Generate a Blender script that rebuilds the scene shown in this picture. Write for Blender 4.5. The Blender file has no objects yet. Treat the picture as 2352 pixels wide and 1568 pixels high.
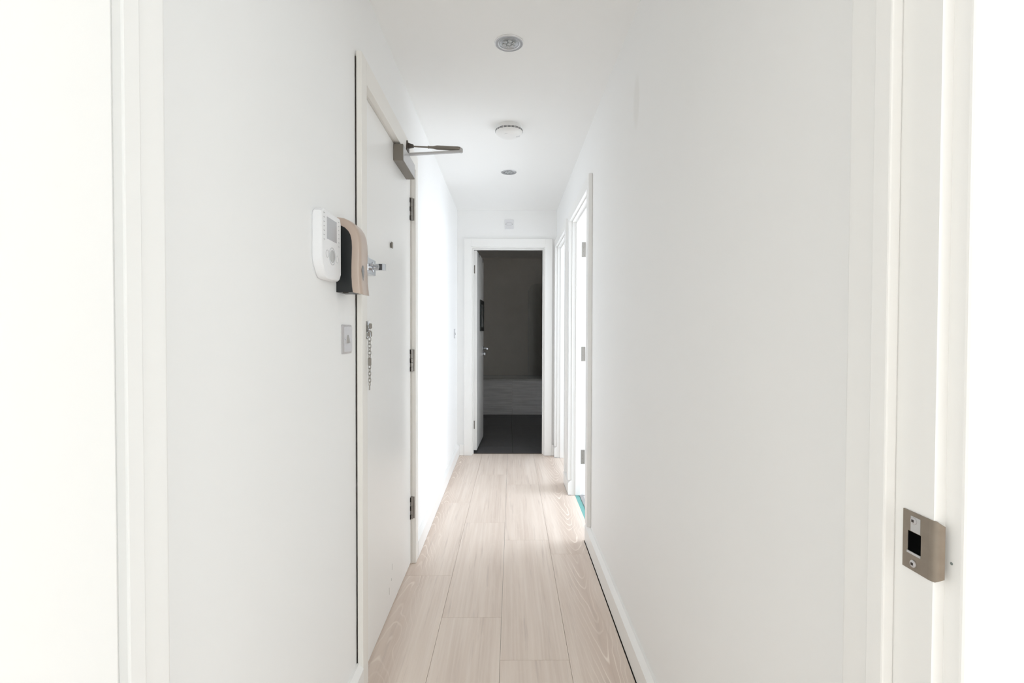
import bpy, bmesh, math, random
from mathutils import Vector, Matrix
random.seed(7)
R = math.radians
PI = math.pi
S = bpy.context.scene
COL = S.collection

# ------------------------------------------------------------------ camera
cam_d = bpy.data.cameras.new('camera')
cam_d.sensor_width = 36.0
cam_d.lens = 36.0 * 1150 / 2352
cam_d.clip_start = 0.02
cam = bpy.data.objects.new('camera', cam_d)
COL.objects.link(cam)
cam.matrix_world = (Matrix.Translation((0, 0, 1.19)) @ Matrix.Rotation(R(-0.40), 4, 'Z')
                    @ Matrix.Rotation(R(90 - 1.04), 4, 'X') @ Matrix.Rotation(R(0.15), 4, 'Z'))
S.camera = cam

# ------------------------------------------------------------------ world, daylight, exposure
S.view_settings.view_transform = 'Standard'
S.view_settings.look = 'None'
S.view_settings.gamma = 1.0
S.view_settings.exposure = 0.88
S.view_settings.use_curve_mapping = False
# white rooms: let the daylight bounce as often as it needs to
S.cycles.max_bounces = 14
S.cycles.diffuse_bounces = 12
S.cycles.caustics_refractive = False
W = bpy.data.worlds.new('world')
S.world = W
W.use_nodes = True
W.node_tree.nodes['Background'].inputs[0].default_value = (0.80, 0.88, 1.0, 1)
W.node_tree.nodes['Background'].inputs[1].default_value = 1.0


def added_window_light(name, loc, rot, sx, sy, power, col):
    l = bpy.data.lights.new(name, 'AREA')
    l.shape = 'RECTANGLE'
    l.size = sx
    l.size_y = sy
    l.energy = power
    l.color = col
    o = bpy.data.objects.new(name, l)
    o.location = loc
    o.rotation_euler = rot
    COL.objects.link(o)
    return o


# daylight lamps at unseen, invented windows of the near, side and far rooms
added_window_light('added_daylight_near_room', (1.93, -2.10, 1.45), (0, R(90), 0), 1.30, 1.8, 35, (0.855, 0.945, 1.0))
added_window_light('added_daylight_side_room', (1.93, 3.22, 1.15), (0, R(90), 0), 2.0, 0.90, 21, (0.855, 0.92, 1.0))
added_window_light('added_daylight_far_room', (1.93, 4.46, 1.15), (0, R(90), 0), 2.0, 0.85, 14, (0.855, 0.92, 1.0))  # added to brighten the end of the hall


# ------------------------------------------------------------------ materials
def newmat(name):
    m = bpy.data.materials.new(name)
    m.use_nodes = True
    nt = m.node_tree
    return m, nt, nt.nodes['Principled BSDF']


def plain(name, col, rough=0.5, metal=0.0, bump=0.0, bscale=60.0, spec=None, var=0.0):
    m, nt, b = newmat(name)
    b.inputs['Base Color'].default_value = (*col, 1)
    b.inputs['Roughness'].default_value = rough
    b.inputs['Metallic'].default_value = metal
    if spec is not None:
        b.inputs['Specular IOR Level'].default_value = spec
    tc = nt.nodes.new('ShaderNodeTexCoord')
    nz = nt.nodes.new('ShaderNodeTexNoise')
    nz.inputs['Scale'].default_value = bscale
    nz.inputs['Detail'].default_value = 4
    nt.links.new(tc.outputs['Object'], nz.inputs['Vector'])
    if bump:
        bp = nt.nodes.new('ShaderNodeBump')
        bp.inputs['Strength'].default_value = bump
        bp.inputs['Distance'].default_value = 0.002
        nt.links.new(nz.outputs[0], bp.inputs['Height'])
        nt.links.new(bp.outputs[0], b.inputs['Normal'])
    if var:
        mx = nt.nodes.new('ShaderNodeMix')
        mx.data_type = 'RGBA'
        mx.inputs[6].default_value = (*[c * (1 - var) for c in col], 1)
        mx.inputs[7].default_value = (*[min(1, c * (1 + var)) for c in col], 1)
        nt.links.new(nz.outputs[0], mx.inputs[0])
        nt.links.new(mx.outputs[2], b.inputs['Base Color'])
    return m


def wood_material():
    m, nt, b = newmat('limed_oak')
    N, L = nt.nodes.new, nt.links.new

    def math_(op, a, c=None, cl=False):
        n = N('ShaderNodeMath')
        n.operation = op
        n.use_clamp = cl
        for i, v in enumerate((a, c)):
            if v is None:
                continue
            if isinstance(v, (int, float)):
                n.inputs[i].default_value = v
            else:
                L(v, n.inputs[i])
        return n.outputs[0]

    def noise(sx, sy, detail=3, rough=0.5, off=None):
        mp = N('ShaderNodeMapping')
        mp.inputs['Scale'].default_value = (sx, sy, 1)
        L(vec, mp.inputs[0])
        n = N('ShaderNodeTexNoise')
        n.inputs['Scale'].default_value = 1
        n.inputs['Detail'].default_value = detail
        n.inputs['Roughness'].default_value = rough
        L(mp.outputs[0], n.inputs['Vector'])
        return n.outputs[0]

    tc = N('ShaderNodeTexCoord')
    oi = N('ShaderNodeObjectInfo')
    osep = N('ShaderNodeSeparateColor')
    L(oi.outputs['Color'], osep.inputs[0])
    shift = N('ShaderNodeCombineXYZ')
    sh = math_('MULTIPLY', oi.outputs['Random'], 40.0)
    L(sh, shift.inputs[0])
    L(sh, shift.inputs[1])
    va = N('ShaderNodeVectorMath')
    L(tc.outputs['Object'], va.inputs[0])
    L(shift.outputs[0], va.inputs[1])
    vec = va.outputs[0]
    sep = N('ShaderNodeSeparateXYZ')
    L(tc.outputs['Object'], sep.inputs[0])
    # cathedral figure: cut through a cone of growth rings
    wob = math_('SUBTRACT', noise(6, 3.2, 2), 0.5)
    wob2 = math_('SUBTRACT', noise(20, 4, 2), 0.5)
    u = math_('ADD', sep.outputs[0], math_('MULTIPLY', math_('SUBTRACT', osep.outputs[1], 0.5), 0.25))
    u = math_('ADD', u, math_('MULTIPLY', wob, 0.06))
    d = math_('SQRT', math_('ADD', math_('MULTIPLY', u, u), 0.00035))
    s = math_('MULTIPLY', math_('SUBTRACT', osep.outputs[2], 0.5), 16.0)
    ph = math_('ADD', math_('MULTIPLY', d, 52.0), math_('MULTIPLY', sep.outputs[1], s))
    ph = math_('ADD', ph, math_('ADD', math_('MULTIPLY', wob, 3.4), math_('MULTIPLY', wob2, 0.9)))
    fr = math_('FRACT', ph)
    ramp = N('ShaderNodeValToRGB')
    e = ramp.color_ramp.elements
    e[0].position, e[0].color = 0.0, (0, 0, 0, 1)
    e[1].position, e[1].color = 1.0, (0.0, 0.0, 0.0, 1)
    for p, v in ((0.12, 0.0), (0.74, 0.08), (0.84, 1.0), (0.91, 0.9)):
        x = ramp.color_ramp.elements.new(p)
        x.color = (v, v, v, 1)
    L(fr, ramp.inputs[0])
    fade = math_('MULTIPLY', math_('SUBTRACT', noise(9, 2.4, 2), 0.36), 4.2, True)
    lines = math_('MULTIPLY', math_('MULTIPLY', ramp.outputs[0], fade), osep.outputs[0])
    # the figured strip keeps to the heart of the board
    heart = math_('SUBTRACT', 1.0, math_('MULTIPLY', math_('ABSOLUTE', u), 11.0), True)
    lines = math_('MULTIPLY', lines, math_('ADD', math_('MULTIPLY', heart, 0.85), 0.15))
    streak = noise(75, 1.5, 4, 0.6)
    broad = noise(13, 0.9, 2)
    dark = math_('MULTIPLY', math_('SUBTRACT', noise(45, 2.0, 3, 0.6), 0.57), 5.0, True)

    def mix(fac, a, c):
        x = N('ShaderNodeMix')
        x.data_type = 'RGBA'
        if isinstance(fac, (int, float)):
            x.inputs[0].default_value = fac
        else:
            L(fac, x.inputs[0])
        for i, v in ((6, a), (7, c)):
            if isinstance(v, tuple):
                x.inputs[i].default_value = (*v, 1)
            else:
                L(v, x.inputs[i])
        return x.outputs[2]

    base = mix(math_('MULTIPLY', math_('SUBTRACT', broad, 0.3), 2.2, True), (0.70, 0.59, 0.51), (0.86, 0.755, 0.67))
    base = mix(math_('MULTIPLY', math_('SUBTRACT', streak, 0.42), 2.2, True), base, (0.88, 0.79, 0.715))
    base = mix(math_('MULTIPLY', heart, math_('MULTIPLY', osep.outputs[0], 0.75)), base, (0.60, 0.475, 0.395))
    base = mix(math_('MULTIPLY', dark, 0.6), base, (0.53, 0.44, 0.385))
    base = mix(math_('MULTIPLY', lines, 1.0), base, (0.97, 0.875, 0.79))
    L(base, b.inputs['Base Color'])
    b.inputs['Roughness'].default_value = 0.42
    b.inputs['Specular IOR Level'].default_value = 0.35
    bp = N('ShaderNodeBump')
    bp.inputs['Strength'].default_value = 0.08
    bp.inputs['Distance'].default_value = 0.001
    L(streak, bp.inputs['Height'])
    L(bp.outputs[0], b.inputs['Normal'])
    return m


def wall_material(name, col, stain=None):
    """matt emulsion, faintly uneven; an old patch of filler where STAIN (centre y, z, half sizes) says"""
    m, nt, b = newmat(name)
    N, L = nt.nodes.new, nt.links.new
    b.inputs['Roughness'].default_value = 0.6
    b.inputs['Specular IOR Level'].default_value = 0.25
    g = N('ShaderNodeNewGeometry')
    nz = N('ShaderNodeTexNoise')
    nz.inputs['Scale'].default_value = 3.0
    nz.inputs['Detail'].default_value = 1
    L(g.outputs['Position'], nz.inputs['Vector'])
    mx = N('ShaderNodeMix')
    mx.data_type = 'RGBA'
    mx.inputs[6].default_value = (*[c * 0.985 for c in col], 1)
    mx.inputs[7].default_value = (*col, 1)
    L(nz.outputs[0], mx.inputs[0])
    out = mx.outputs[2]
    if stain:
        sp = N('ShaderNodeSeparateXYZ')
        L(g.outputs['Position'], sp.inputs[0])

        def mth(op, a, c):
            n = N('ShaderNodeMath')
            n.operation = op
            for i, v in enumerate((a, c)):
                if isinstance(v, (int, float)):
                    n.inputs[i].default_value = v
                else:
                    L(v, n.inputs[i])
            return n.outputs[0]
        dy = mth('DIVIDE', mth('SUBTRACT', sp.outputs[1], stain[0]), stain[2])
        dz = mth('DIVIDE', mth('SUBTRACT', sp.outputs[2], stain[1]), stain[3])
        rr = mth('ADD', mth('MULTIPLY', dy, dy), mth('MULTIPLY', dz, dz))
        ss = N('ShaderNodeMapRange')
        ss.interpolation_type = 'SMOOTHSTEP'
        L(rr, ss.inputs[0])
        ss.inputs[1].default_value = 1.3
        ss.inputs[2].default_value = 0.3
        ss.inputs[3].default_value = 0.0
        ss.inputs[4].default_value = 0.5
        m2 = N('ShaderNodeMix')
        m2.data_type = 'RGBA'
        L(ss.outputs[0], m2.inputs[0])
        L(out, m2.inputs[6])
        m2.inputs[7].default_value = (col[0] * 0.90, col[1] * 0.89, col[2] * 0.87, 1)
        out = m2.outputs[2]
    L(out, b.inputs['Base Color'])
    return m


def ripple_material():
    """pale glazed tile with horizontal ripples"""
    m, nt, b = newmat('rippled_tile')
    N, L = nt.nodes.new, nt.links.new
    tc = N('ShaderNodeTexCoord')
    mp = N('ShaderNodeMapping')
    mp.inputs['Scale'].default_value = (2.2, 2.2, 62)
    L(tc.outputs['Object'], mp.inputs[0])
    nz = N('ShaderNodeTexNoise')
    nz.inputs['Scale'].default_value = 1
    nz.inputs['Detail'].default_value = 4
    L(mp.outputs[0], nz.inputs['Vector'])
    mx = N('ShaderNodeMix')
    mx.data_type = 'RGBA'
    mx.inputs[6].default_value = (0.78, 0.78, 0.80, 1)
    mx.inputs[7].default_value = (0.97, 0.97, 0.99, 1)
    rg = N('ShaderNodeMapRange')
    rg.inputs[1].default_value = 0.38
    rg.inputs[2].default_value = 0.64
    L(nz.outputs[0], rg.inputs[0])
    L(rg.outputs[0], mx.inputs[0])
    L(mx.outputs[2], b.inputs['Base Color'])
    b.inputs['Roughness'].default_value = 0.4
    bp = N('ShaderNodeBump')
    bp.inputs['Strength'].default_value = 0.6
    bp.inputs['Distance'].default_value = 0.01
    L(nz.outputs[0], bp.inputs['Height'])
    L(bp.outputs[0], b.inputs['Normal'])
    return m


def print_material():
    """a grey print in soft horizontal bands"""
    m, nt, b = newmat('grey_print')
    N, L = nt.nodes.new, nt.links.new
    tc = N('ShaderNodeTexCoord')
    mp = N('ShaderNodeMapping')
    mp.inputs['Scale'].default_value = (3, 3, 16)
    L(tc.outputs['Object'], mp.inputs[0])
    nz = N('ShaderNodeTexNoise')
    nz.inputs['Scale'].default_value = 1
    L(mp.outputs[0], nz.inputs['Vector'])
    rp = N('ShaderNodeValToRGB')
    rp.color_ramp.elements[0].position = 0.35
    rp.color_ramp.elements[0].color = (0.10, 0.11, 0.11, 1)
    rp.color_ramp.elements[1].position = 0.65
    rp.color_ramp.elements[1].color = (0.34, 0.36, 0.36, 1)
    L(nz.outputs[0], rp.inputs[0])
    L(rp.outputs[0], b.inputs['Base Color'])
    b.inputs['Roughness'].default_value = 0.35
    return m


WALL = wall_material('white_emulsion', (0.92, 0.92, 0.915))
WALLR = wall_material('white_emulsion_patched', (0.92, 0.92, 0.915), (1.83, 2.03, 0.045, 0.10))
CEIL = wall_material('ceiling_white', (0.91, 0.91, 0.90))
DOORW = plain('door_gloss_white', (0.90, 0.895, 0.88), 0.30)
TRIM = plain('satin_white_woodwork', (0.90, 0.895, 0.88), 0.38)
TRIMW = plain('aged_cream_woodwork', (0.87, 0.848, 0.808), 0.42)
WOOD = wood_material()
GAP = plain('dark_gap', (0.045, 0.035, 0.03), 0.9)
STEEL = plain('satin_nickel', (0.33, 0.31, 0.285), 0.34, 1.0, bscale=200, var=0.06)
CLOSER = plain('bronze_grey_lacquer', (0.25, 0.225, 0.195), 0.42, 0.5)
CLOSERL = plain('silver_lacquer', (0.56, 0.555, 0.555), 0.38, 0.4)
CHROME = plain('polished_chrome', (0.60, 0.62, 0.655), 0.16, 1.0)
BRUSH = plain('brushed_steel_plate', (0.58, 0.565, 0.57), 0.38, 0.7, bscale=150, var=0.05)
PLATE = plain('worn_nickel_plate', (0.30, 0.255, 0.21), 0.36, 0.8, bscale=120, var=0.12)
HOLE_SHADE = plain('black_hole_shade', (0.004, 0.004, 0.004), 1.0, spec=0.0)
BLACK = plain('black_plastic', (0.012, 0.014, 0.015), 0.35)
BEIGE = plain('champagne_plastic', (0.52, 0.415, 0.345), 0.28)
WHITEP = plain('white_plastic', (0.86, 0.86, 0.87), 0.32)
GREYP = plain('grey_plastic', (0.52, 0.52, 0.54), 0.35)
LINEP = plain('grey_print_line', (0.50, 0.50, 0.51), 0.5)
SCREEN = plain('grey_lcd', (0.44, 0.44, 0.46), 0.18)
LAMPS = plain('silver_bezel', (0.60, 0.61, 0.63), 0.30, 0.6)
LED = plain('led_lens', (0.50, 0.52, 0.52), 0.10, 0.45)
LEDB = plain('led_reflector', (0.42, 0.43, 0.44), 0.25, 0.5)
SMOKE = plain('alarm_plastic', (0.85, 0.845, 0.83), 0.4)
TILE = plain('anthracite_tile', (0.085, 0.083, 0.086), 0.40, var=0.15, bscale=12)
GROUT = plain('dark_grout', (0.035, 0.035, 0.036), 0.9)
BATHW = plain('taupe_bathroom_wall', (0.80, 0.775, 0.735), 0.5, var=0.05, bscale=4)
BATHC = plain('white_acrylic', (0.75, 0.75, 0.74), 0.25)
RIP = ripple_material()
PRINT = print_material()
TEAL = plain('teal_tape', (0.16, 0.42, 0.40), 0.5, var=0.15, bscale=40)
ALU = plain('grey_aluminium', (0.45, 0.45, 0.46), 0.4, 0.6)
LTILE = plain('pale_floor_tile', (0.62, 0.61, 0.60), 0.35, var=0.08, bscale=20)


def glass_material():
    m, nt, b = newmat('clear_glass')
    b.inputs['Base Color'].default_value = (0.965, 0.985, 0.985, 1)
    b.inputs['Roughness'].default_value = 0.0
    b.inputs['Transmission Weight'].default_value = 1.0
    b.inputs['IOR'].default_value = 1.45
    return m


GLASS = glass_material()

# ------------------------------------------------------------------ helpers
WLOC = {}


def link(name, me, parent, loc):
    o = bpy.data.objects.new(name, me)
    COL.objects.link(o)
    p = WLOC[parent.name] if parent else Vector((0, 0, 0))
    o.location = Vector(loc) - p
    o.parent = parent
    WLOC[o.name] = Vector(loc)
    return o


def obj(name, bm, mat, parent=None, smooth=None, loc=None):
    """bm holds world coordinates; the object's origin goes to the middle of its base or to LOC"""
    bm.normal_update()
    if loc is None:
        xs = [v.co for v in bm.verts]
        mn = Vector((min(v[i] for v in xs) for i in range(3)))
        mx = Vector((max(v[i] for v in xs) for i in range(3)))
        loc = (mn + mx) / 2
    loc = Vector(loc)
    for v in bm.verts:
        v.co -= loc
    me = bpy.data.meshes.new(name)
    bm.to_mesh(me)
    bm.free()
    me.materials.append(mat)
    if smooth is not None:
        for p in me.polygons:
            p.use_smooth = True
        try:
            me.set_sharp_from_angle(angle=R(smooth))
        except Exception:
            pass
    return link(name, me, parent, loc)


def tag(o, label, cat=None, kind=None, group=None):
    o['label'] = label
    if cat:
        o['category'] = cat
    if kind:
        o['kind'] = kind
    if group:
        o['group'] = group
    return o


def empty(name, loc, label, cat, kind=None, group=None):
    o = bpy.data.objects.new(name, None)
    o.empty_display_size = 0.05
    COL.objects.link(o)
    o.location = loc
    WLOC[o.name] = Vector(loc)
    return tag(o, label, cat, kind, group)


def BM():
    return bmesh.new()


def box(bm, x0, x1, y0, y1, z0, z1, bev=0.0, seg=2, M=None):
    vs = [bm.verts.new((x, y, z)) for x in (x0, x1) for y in (y0, y1) for z in (z0, z1)]
    F = [(0, 1, 3, 2), (4, 6, 7, 5), (0, 4, 5, 1), (2, 3, 7, 6), (0, 2, 6, 4), (1, 5, 7, 3)]
    fs = [bm.faces.new([vs[i] for i in f]) for f in F]
    bmesh.ops.recalc_face_normals(bm, faces=fs)
    if bev:
        es = set(e for f in fs for e in f.edges)
        r = bmesh.ops.bevel(bm, geom=list(es), offset=bev, segments=seg, profile=0.5, affect='EDGES')
        vs = list(set(v for f in r['faces'] for v in f.verts) | set(v for v in vs if v.is_valid))
    if M is not None:
        for v in vs:
            v.co = M @ v.co
    return bm


def bx(*a, **k):
    return box(BM(), *a, **k)


def prism(bm, pts, axis, a0, a1, bev=0.0, seg=2):
    """pts: 2-D outline; axis 0/1/2 = direction of extrusion; the two coordinates fill the other axes in order"""
    def P(p, a):
        c = list(p)
        c.insert(axis, a)
        return c
    lo = [bm.verts.new(P(p, a0)) for p in pts]
    hi = [bm.verts.new(P(p, a1)) for p in pts]
    n = len(pts)
    fs = [bm.faces.new(lo), bm.faces.new(hi)]
    fs += [bm.faces.new((lo[i], lo[(i + 1) % n], hi[(i + 1) % n], hi[i])) for i in range(n)]
    bmesh.ops.recalc_face_normals(bm, faces=fs)
    if bev:
        es = [e for e in fs[1].edges]
        bmesh.ops.bevel(bm, geom=es, offset=bev, segments=seg, profile=0.5, affect='EDGES')
    return bm


def rrect(cx, cy, w, h, r, n=5):
    pts = []
    for (sx, sy, a0) in ((1, 1, 0), (-1, 1, 90), (-1, -1, 180), (1, -1, 270)):
        for i in range(n + 1):
            a = R(a0 + 90 * i / n)
            pts.append((cx + sx * (w / 2 - r) + r * math.cos(a), cy + sy * (h / 2 - r) + r * math.sin(a)))
    return pts


def lathe(bm, prof, M, n=40, cap=True):
    """prof: (radius, height) revolved about local z, placed by M"""
    rings = []
    for r, h in prof:
        if r < 1e-6:
            rings.append([bm.verts.new(M @ Vector((0, 0, h)))])
        else:
            rings.append([bm.verts.new(M @ Vector((r * math.cos(2 * PI * i / n), r * math.sin(2 * PI * i / n), h))) for i in range(n)])
    fs = []
    for a, b in zip(rings, rings[1:]):
        for i in range(n):
            j = (i + 1) % n
            if len(a) == 1 and len(b) == 1:
                continue
            if len(a) == 1:
                fs.append(bm.faces.new((a[0], b[i], b[j])))
            elif len(b) == 1:
                fs.append(bm.faces.new((a[i], a[j], b[0])))
            else:
                fs.append(bm.faces.new((a[i], a[j], b[j], b[i])))
    if cap:
        for r in (rings[0], rings[-1]):
            if len(r) > 1:
                fs.append(bm.faces.new(r))
    bmesh.ops.recalc_face_normals(bm, faces=fs)
    return bm


def tube(bm, pts, rad, n=8, closed=False, flat=1.0):
    pts = [Vector(p) for p in pts]
    m = len(pts)
    rr = rad if isinstance(rad, (list, tuple)) else [rad] * m
    rings = []
    up = None
    for i, p in enumerate(pts):
        if closed:
            t = (pts[(i + 1) % m] - pts[i - 1]).normalized()
        else:
            t = (pts[min(i + 1, m - 1)] - pts[max(i - 1, 0)]).normalized()
        if up is None:
            up = Vector((0, 0, 1)) if abs(t.z) < 0.9 else Vector((0, 1, 0))
        s = t.cross(up).normalized()
        up = s.cross(t).normalized()
        rings.append([bm.verts.new(p + rr[i] * (s * math.cos(2 * PI * k / n) + up * flat * math.sin(2 * PI * k / n))) for k in range(n)])
    fs = []
    rng = range(m) if closed else range(m - 1)
    for i in rng:
        a, b = rings[i], rings[(i + 1) % m]
        for k in range(n):
            j = (k + 1) % n
            fs.append(bm.faces.new((a[k], a[j], b[j], b[k])))
    if not closed:
        fs.append(bm.faces.new(rings[0]))
        fs.append(bm.faces.new(rings[-1]))
    bmesh.ops.recalc_face_normals(bm, faces=fs)
    return bm


def axisM(loc, d):
    """matrix that puts local z along d at loc"""
    d = Vector(d).normalized()
    return Matrix.Translation(loc) @ d.to_track_quat('Z', 'Y').to_matrix().to_4x4()


# ------------------------------------------------------------------ the shell
XL, XR, YE, ZC = -0.495, 0.462, 4.83, 2.36
XRO = 0.57                       # far face of the right wall
D1 = (1.684, 2.560, 2.012)       # front door opening in the left wall
D2 = (2.846, 3.645, 1.990)       # open doorway in the right wall
D3 = (3.950, 4.735, 1.990)       # far doorway in the right wall

fl = tag(obj('floor', bx(-2.0, 2.0, -3.2, 4.90, -0.10, -0.008), GAP), 'sub-floor under the pale oak planks of the hallway', 'floor', 'structure')

b = bx(-2.1, 3.1, -3.3, 8.1, ZC, ZC + 0.1)
tag(obj('ceiling', b, CEIL), 'plain white plastered ceiling of the hallway', 'ceiling', 'structure')

b = BM()
box(b, XL - 0.115, XL, 0.585, D1[0] - 0.03, 0, ZC)
box(b, XL - 0.115, XL, D1[0] - 0.03, D1[1] + 0.03, D1[2] + 0.03, ZC)
box(b, XL - 0.115, XL, D1[1] + 0.03, YE + 0.11, 0, ZC)
tag(obj('wall_left', b, WALL), 'white painted hallway wall that holds the front door', 'wall', 'structure')

b = BM()
box(b, XR, XRO, 0.585, D2[0] - 0.025, 0, ZC)
box(b, XR, XRO, D2[0] - 0.025, D2[1] + 0.025, D2[2] + 0.025, ZC)
box(b, XR, XRO, D2[1] + 0.025, D3[0] - 0.025, 0, ZC)
box(b, XR, XRO, D3[0] - 0.025, D3[1] + 0.025, D3[2] + 0.025, ZC)
box(b, XR, XRO, D3[1] + 0.025, 5.10, 0, ZC)
box(b, XRO, 1.05, 5.00, 5.10, 0, ZC)
tag(obj('wall_right', b, WALLR), 'long white hallway wall opposite the front door, with two doorways', 'wall', 'structure')

EX0, EX1, EZ = -0.350, 0.340, 2.000
b = BM()
box(b, XL, EX0 - 0.025, YE, YE + 0.11, 0, ZC)
box(b, EX1 + 0.025, XR, YE, YE + 0.11, 0, ZC)
box(b, EX0 - 0.025, EX1 + 0.025, YE, YE + 0.11, EZ + 0.025, ZC)
tag(obj('wall_end', b, WALL), 'white wall closing the hallway, with the dark bathroom doorway', 'wall', 'structure')

b = BM()
box(b, -2.0, -0.425, 0.478, 0.585, 0, ZC)
box(b, 0.425, 2.0, 0.478, 0.585, 0, ZC)
box(b, -0.425, 0.425, 0.478, 0.585, 2.03, ZC)
tag(obj('wall_near', b, WALL), 'white cross wall beside the camera with the near doorway', 'wall', 'structure')

# room the camera stands in (behind and beside the lens)
b = BM()
box(b, -2.1, -2.0, -3.3, 0.585, 0, ZC)
box(b, -2.0, 2.0, -3.3, -3.2, 0, ZC)
tag(obj('wall_near_room', b, WALL), 'white walls of the room behind the camera', 'wall', 'structure')
b = BM()
box(b, 2.0, 2.1, -3.3, -3.05, 0, ZC)
box(b, 2.0, 2.1, -1.15, 0.585, 0, ZC)
box(b, 2.0, 2.1, -3.05, -1.15, 0, 0.75)
box(b, 2.0, 2.1, -3.05, -1.15, 2.15, ZC)
tag(obj('wall_near_window', b, WALL), 'white wall with the invented, unseen window beside the camera', 'wall', 'structure')
tag(obj('floor_near_room', bx(-2.0, 2.0, -3.2, 0.45, -0.008, 0.0), WOOD), 'pale oak floor of the room behind the camera', 'floor', 'structure')


def window(name, x, y0, y1, z0, z1, label):
    w = empty(name, (x, (y0 + y1) / 2, z0), label, 'window', 'structure')
    for i, (a, c, d, e) in enumerate(((y0, y1, z0, z0 + 0.05), (y0, y1, z1 - 0.05, z1), (y0, y0 + 0.05, z0 + 0.05, z1 - 0.05), (y1 - 0.05, y1, z0 + 0.05, z1 - 0.05))):
        obj('window_frame', bx(x - 0.03, x + 0.03, a, c, d, e, bev=0.004), TRIM, w)
    obj('pane', bx(x - 0.003, x + 0.003, y0 + 0.05, y1 - 0.05, z0 + 0.05, z1 - 0.05), GLASS, w)
    return w


window('unseen_window_1', 2.05, -3.05, -1.15, 0.75, 2.15, 'invented white framed window of the unseen room behind the camera')  # invented window, out of view, for the near daylight

# side room behind the lit doorway
b = BM()
box(b, XRO, 2.0, 1.5, 1.6, 0, ZC)
box(b, XRO, 2.0, 3.76, 3.86, 0, ZC)
box(b, 2.0, 2.1, 1.5, 2.75, 0, ZC)
box(b, 2.0, 2.1, 3.70, 3.86, 0, ZC)
box(b, 2.0, 2.1, 2.75, 3.70, 0, 0.12)
box(b, 2.0, 2.1, 2.75, 3.70, 2.20, ZC)
tag(obj('wall_side_room', b, WALL), 'white walls of the bright side room behind the open doorway', 'wall', 'structure')
tag(obj('floor_side_room', bx(0.548, 2.0, 1.6, 3.76, -0.10, -0.004), LTILE), 'pale floor of the bright side room', 'floor', 'structure')
window('unseen_window_2', 2.05, 2.75, 3.70, 0.12, 2.20, 'invented tall white framed window of the bright side room, out of sight')  # invented window, hidden from the camera, for the side daylight
# unseen room behind the far doorway, made to light the hall's end
b = BM()
box(b, 1.05, 2.0, 5.00, 5.10, 0, ZC)
box(b, 2.0, 2.1, 4.92, 5.10, 0, ZC)
box(b, 2.0, 2.1, 3.86, 4.00, 0, ZC)
box(b, 2.0, 2.1, 4.00, 4.92, 0, 0.12)
box(b, 2.0, 2.1, 4.00, 4.92, 2.20, ZC)
tag(obj('wall_far_room', b, WALL), 'white walls of the room behind the far right doorway', 'wall', 'structure')
tag(obj('floor_far_room', bx(0.601, 2.0, 3.86, 5.00, -0.10, -0.004), LTILE), 'pale floor of the room behind the far right doorway', 'floor', 'structure')
window('unseen_window_3', 2.05, 4.00, 4.92, 0.12, 2.20, 'invented tall white framed window behind the far right doorway, added for light')  # added window so daylight reaches the end of the hall

# bathroom shell
b = BM()
box(b, -0.85, -0.75, YE + 0.11, 8.02, 0, ZC)
box(b, 0.95, 1.05, 5.10, 8.02, 0, ZC)
box(b, -0.75, XL - 0.115, YE + 0.01, YE + 0.11, 0, ZC)
tag(obj('wall_bathroom', b, BATHW), 'grey side walls of the dark bathroom', 'wall', 'structure')
tag(obj('wall_bathroom_back', bx(-0.75, 0.95, 7.925, 8.02, 0, ZC), BATHW), 'plain grey wall behind the bath at the far end', 'wall', 'structure')

# ------------------------------------------------------------------ plank floor
SL = 0.0072


def jx(x0, y):
    return x0 + SL * (y - 1.7)


def plank(poly, col):
    bm = BM()
    prism(bm, poly, 2, -0.0079, 0.0, bev=0.0004, seg=1)
    o = obj('plank', bm, WOOD, fl)
    o.color = (*col, 1)
    return o


G = 0.0005
J = [None, -0.2782, -0.0290, 0.2235]
cuts = {0: [0.44, 1.3823, 2.4323, 3.4807, 4.5307, 4.885],
        1: [0.44, 1.022, 2.072, 3.1119, 4.1728, 4.885],
        2: [0.44, 0.7474, 1.7974, 2.8491, 3.8991, 4.885],
        3: [0.44, 0.59, 1.6185, 2.6685, 3.72, 4.77, 4.885]}
ARCH = {0: (0.9, 0.5 + 0.043 / 0.25, 0.94), 1: (0.12, 0.3, 0.8), 2: (0.12, 0.7, 0.2), 3: (1.0, 0.5 - 0.02 / 0.25, 0.06)}
for c in range(4):
    cs = cuts[c]
    for k in range(len(cs) - 1):
        y0, y1 = cs[k] + G, cs[k + 1] - G
        if c == 0:
            l0 = l1 = -0.56
        else:
            l0, l1 = jx(J[c], y0) + G, jx(J[c], y1) + G
        if c < 3:
            r0, r1 = jx(J[c + 1], y0) - G, jx(J[c + 1], y1) - G
            poly = [(l0, y0), (r0, y0), (r1, y1), (l1, y1)]
        else:
            XE, XD = 0.4345, 0.489
            XE2 = 0.4382
            poly = [(l0, y0)]
            right = [(XE2 if y0 > 3.0 else XE, y0)]
            for (a, d) in ((D2[0] + 0.004, D2[1] - 0.004), (D3[0] + 0.004, D3[1] - 0.004)):
                a2, d2 = max(a, y0), min(d, y1)
                if a2 < d2:
                    if a2 > y0:
                        right += [(XE2 if a2 > 3.0 else XE, a2)]
                    else:
                        right = right[:-1]
                    right += [(XD, a2), (XD, d2)]
                    if d2 < y1:
                        right += [(XE2, d2)]
            if right[-1][1] < y1 - 1e-6:
                right += [(XE2 if y1 > 3.0 else XE, y1)]
            poly = [(l0, y0)] + right + [(l1, y1)]
        a = ARCH[c]
        jit = random.uniform(-0.04, 0.04)
        plank(poly, (a[0] * random.uniform(0.8, 1.0), a[1] + jit, a[2]))

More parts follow.
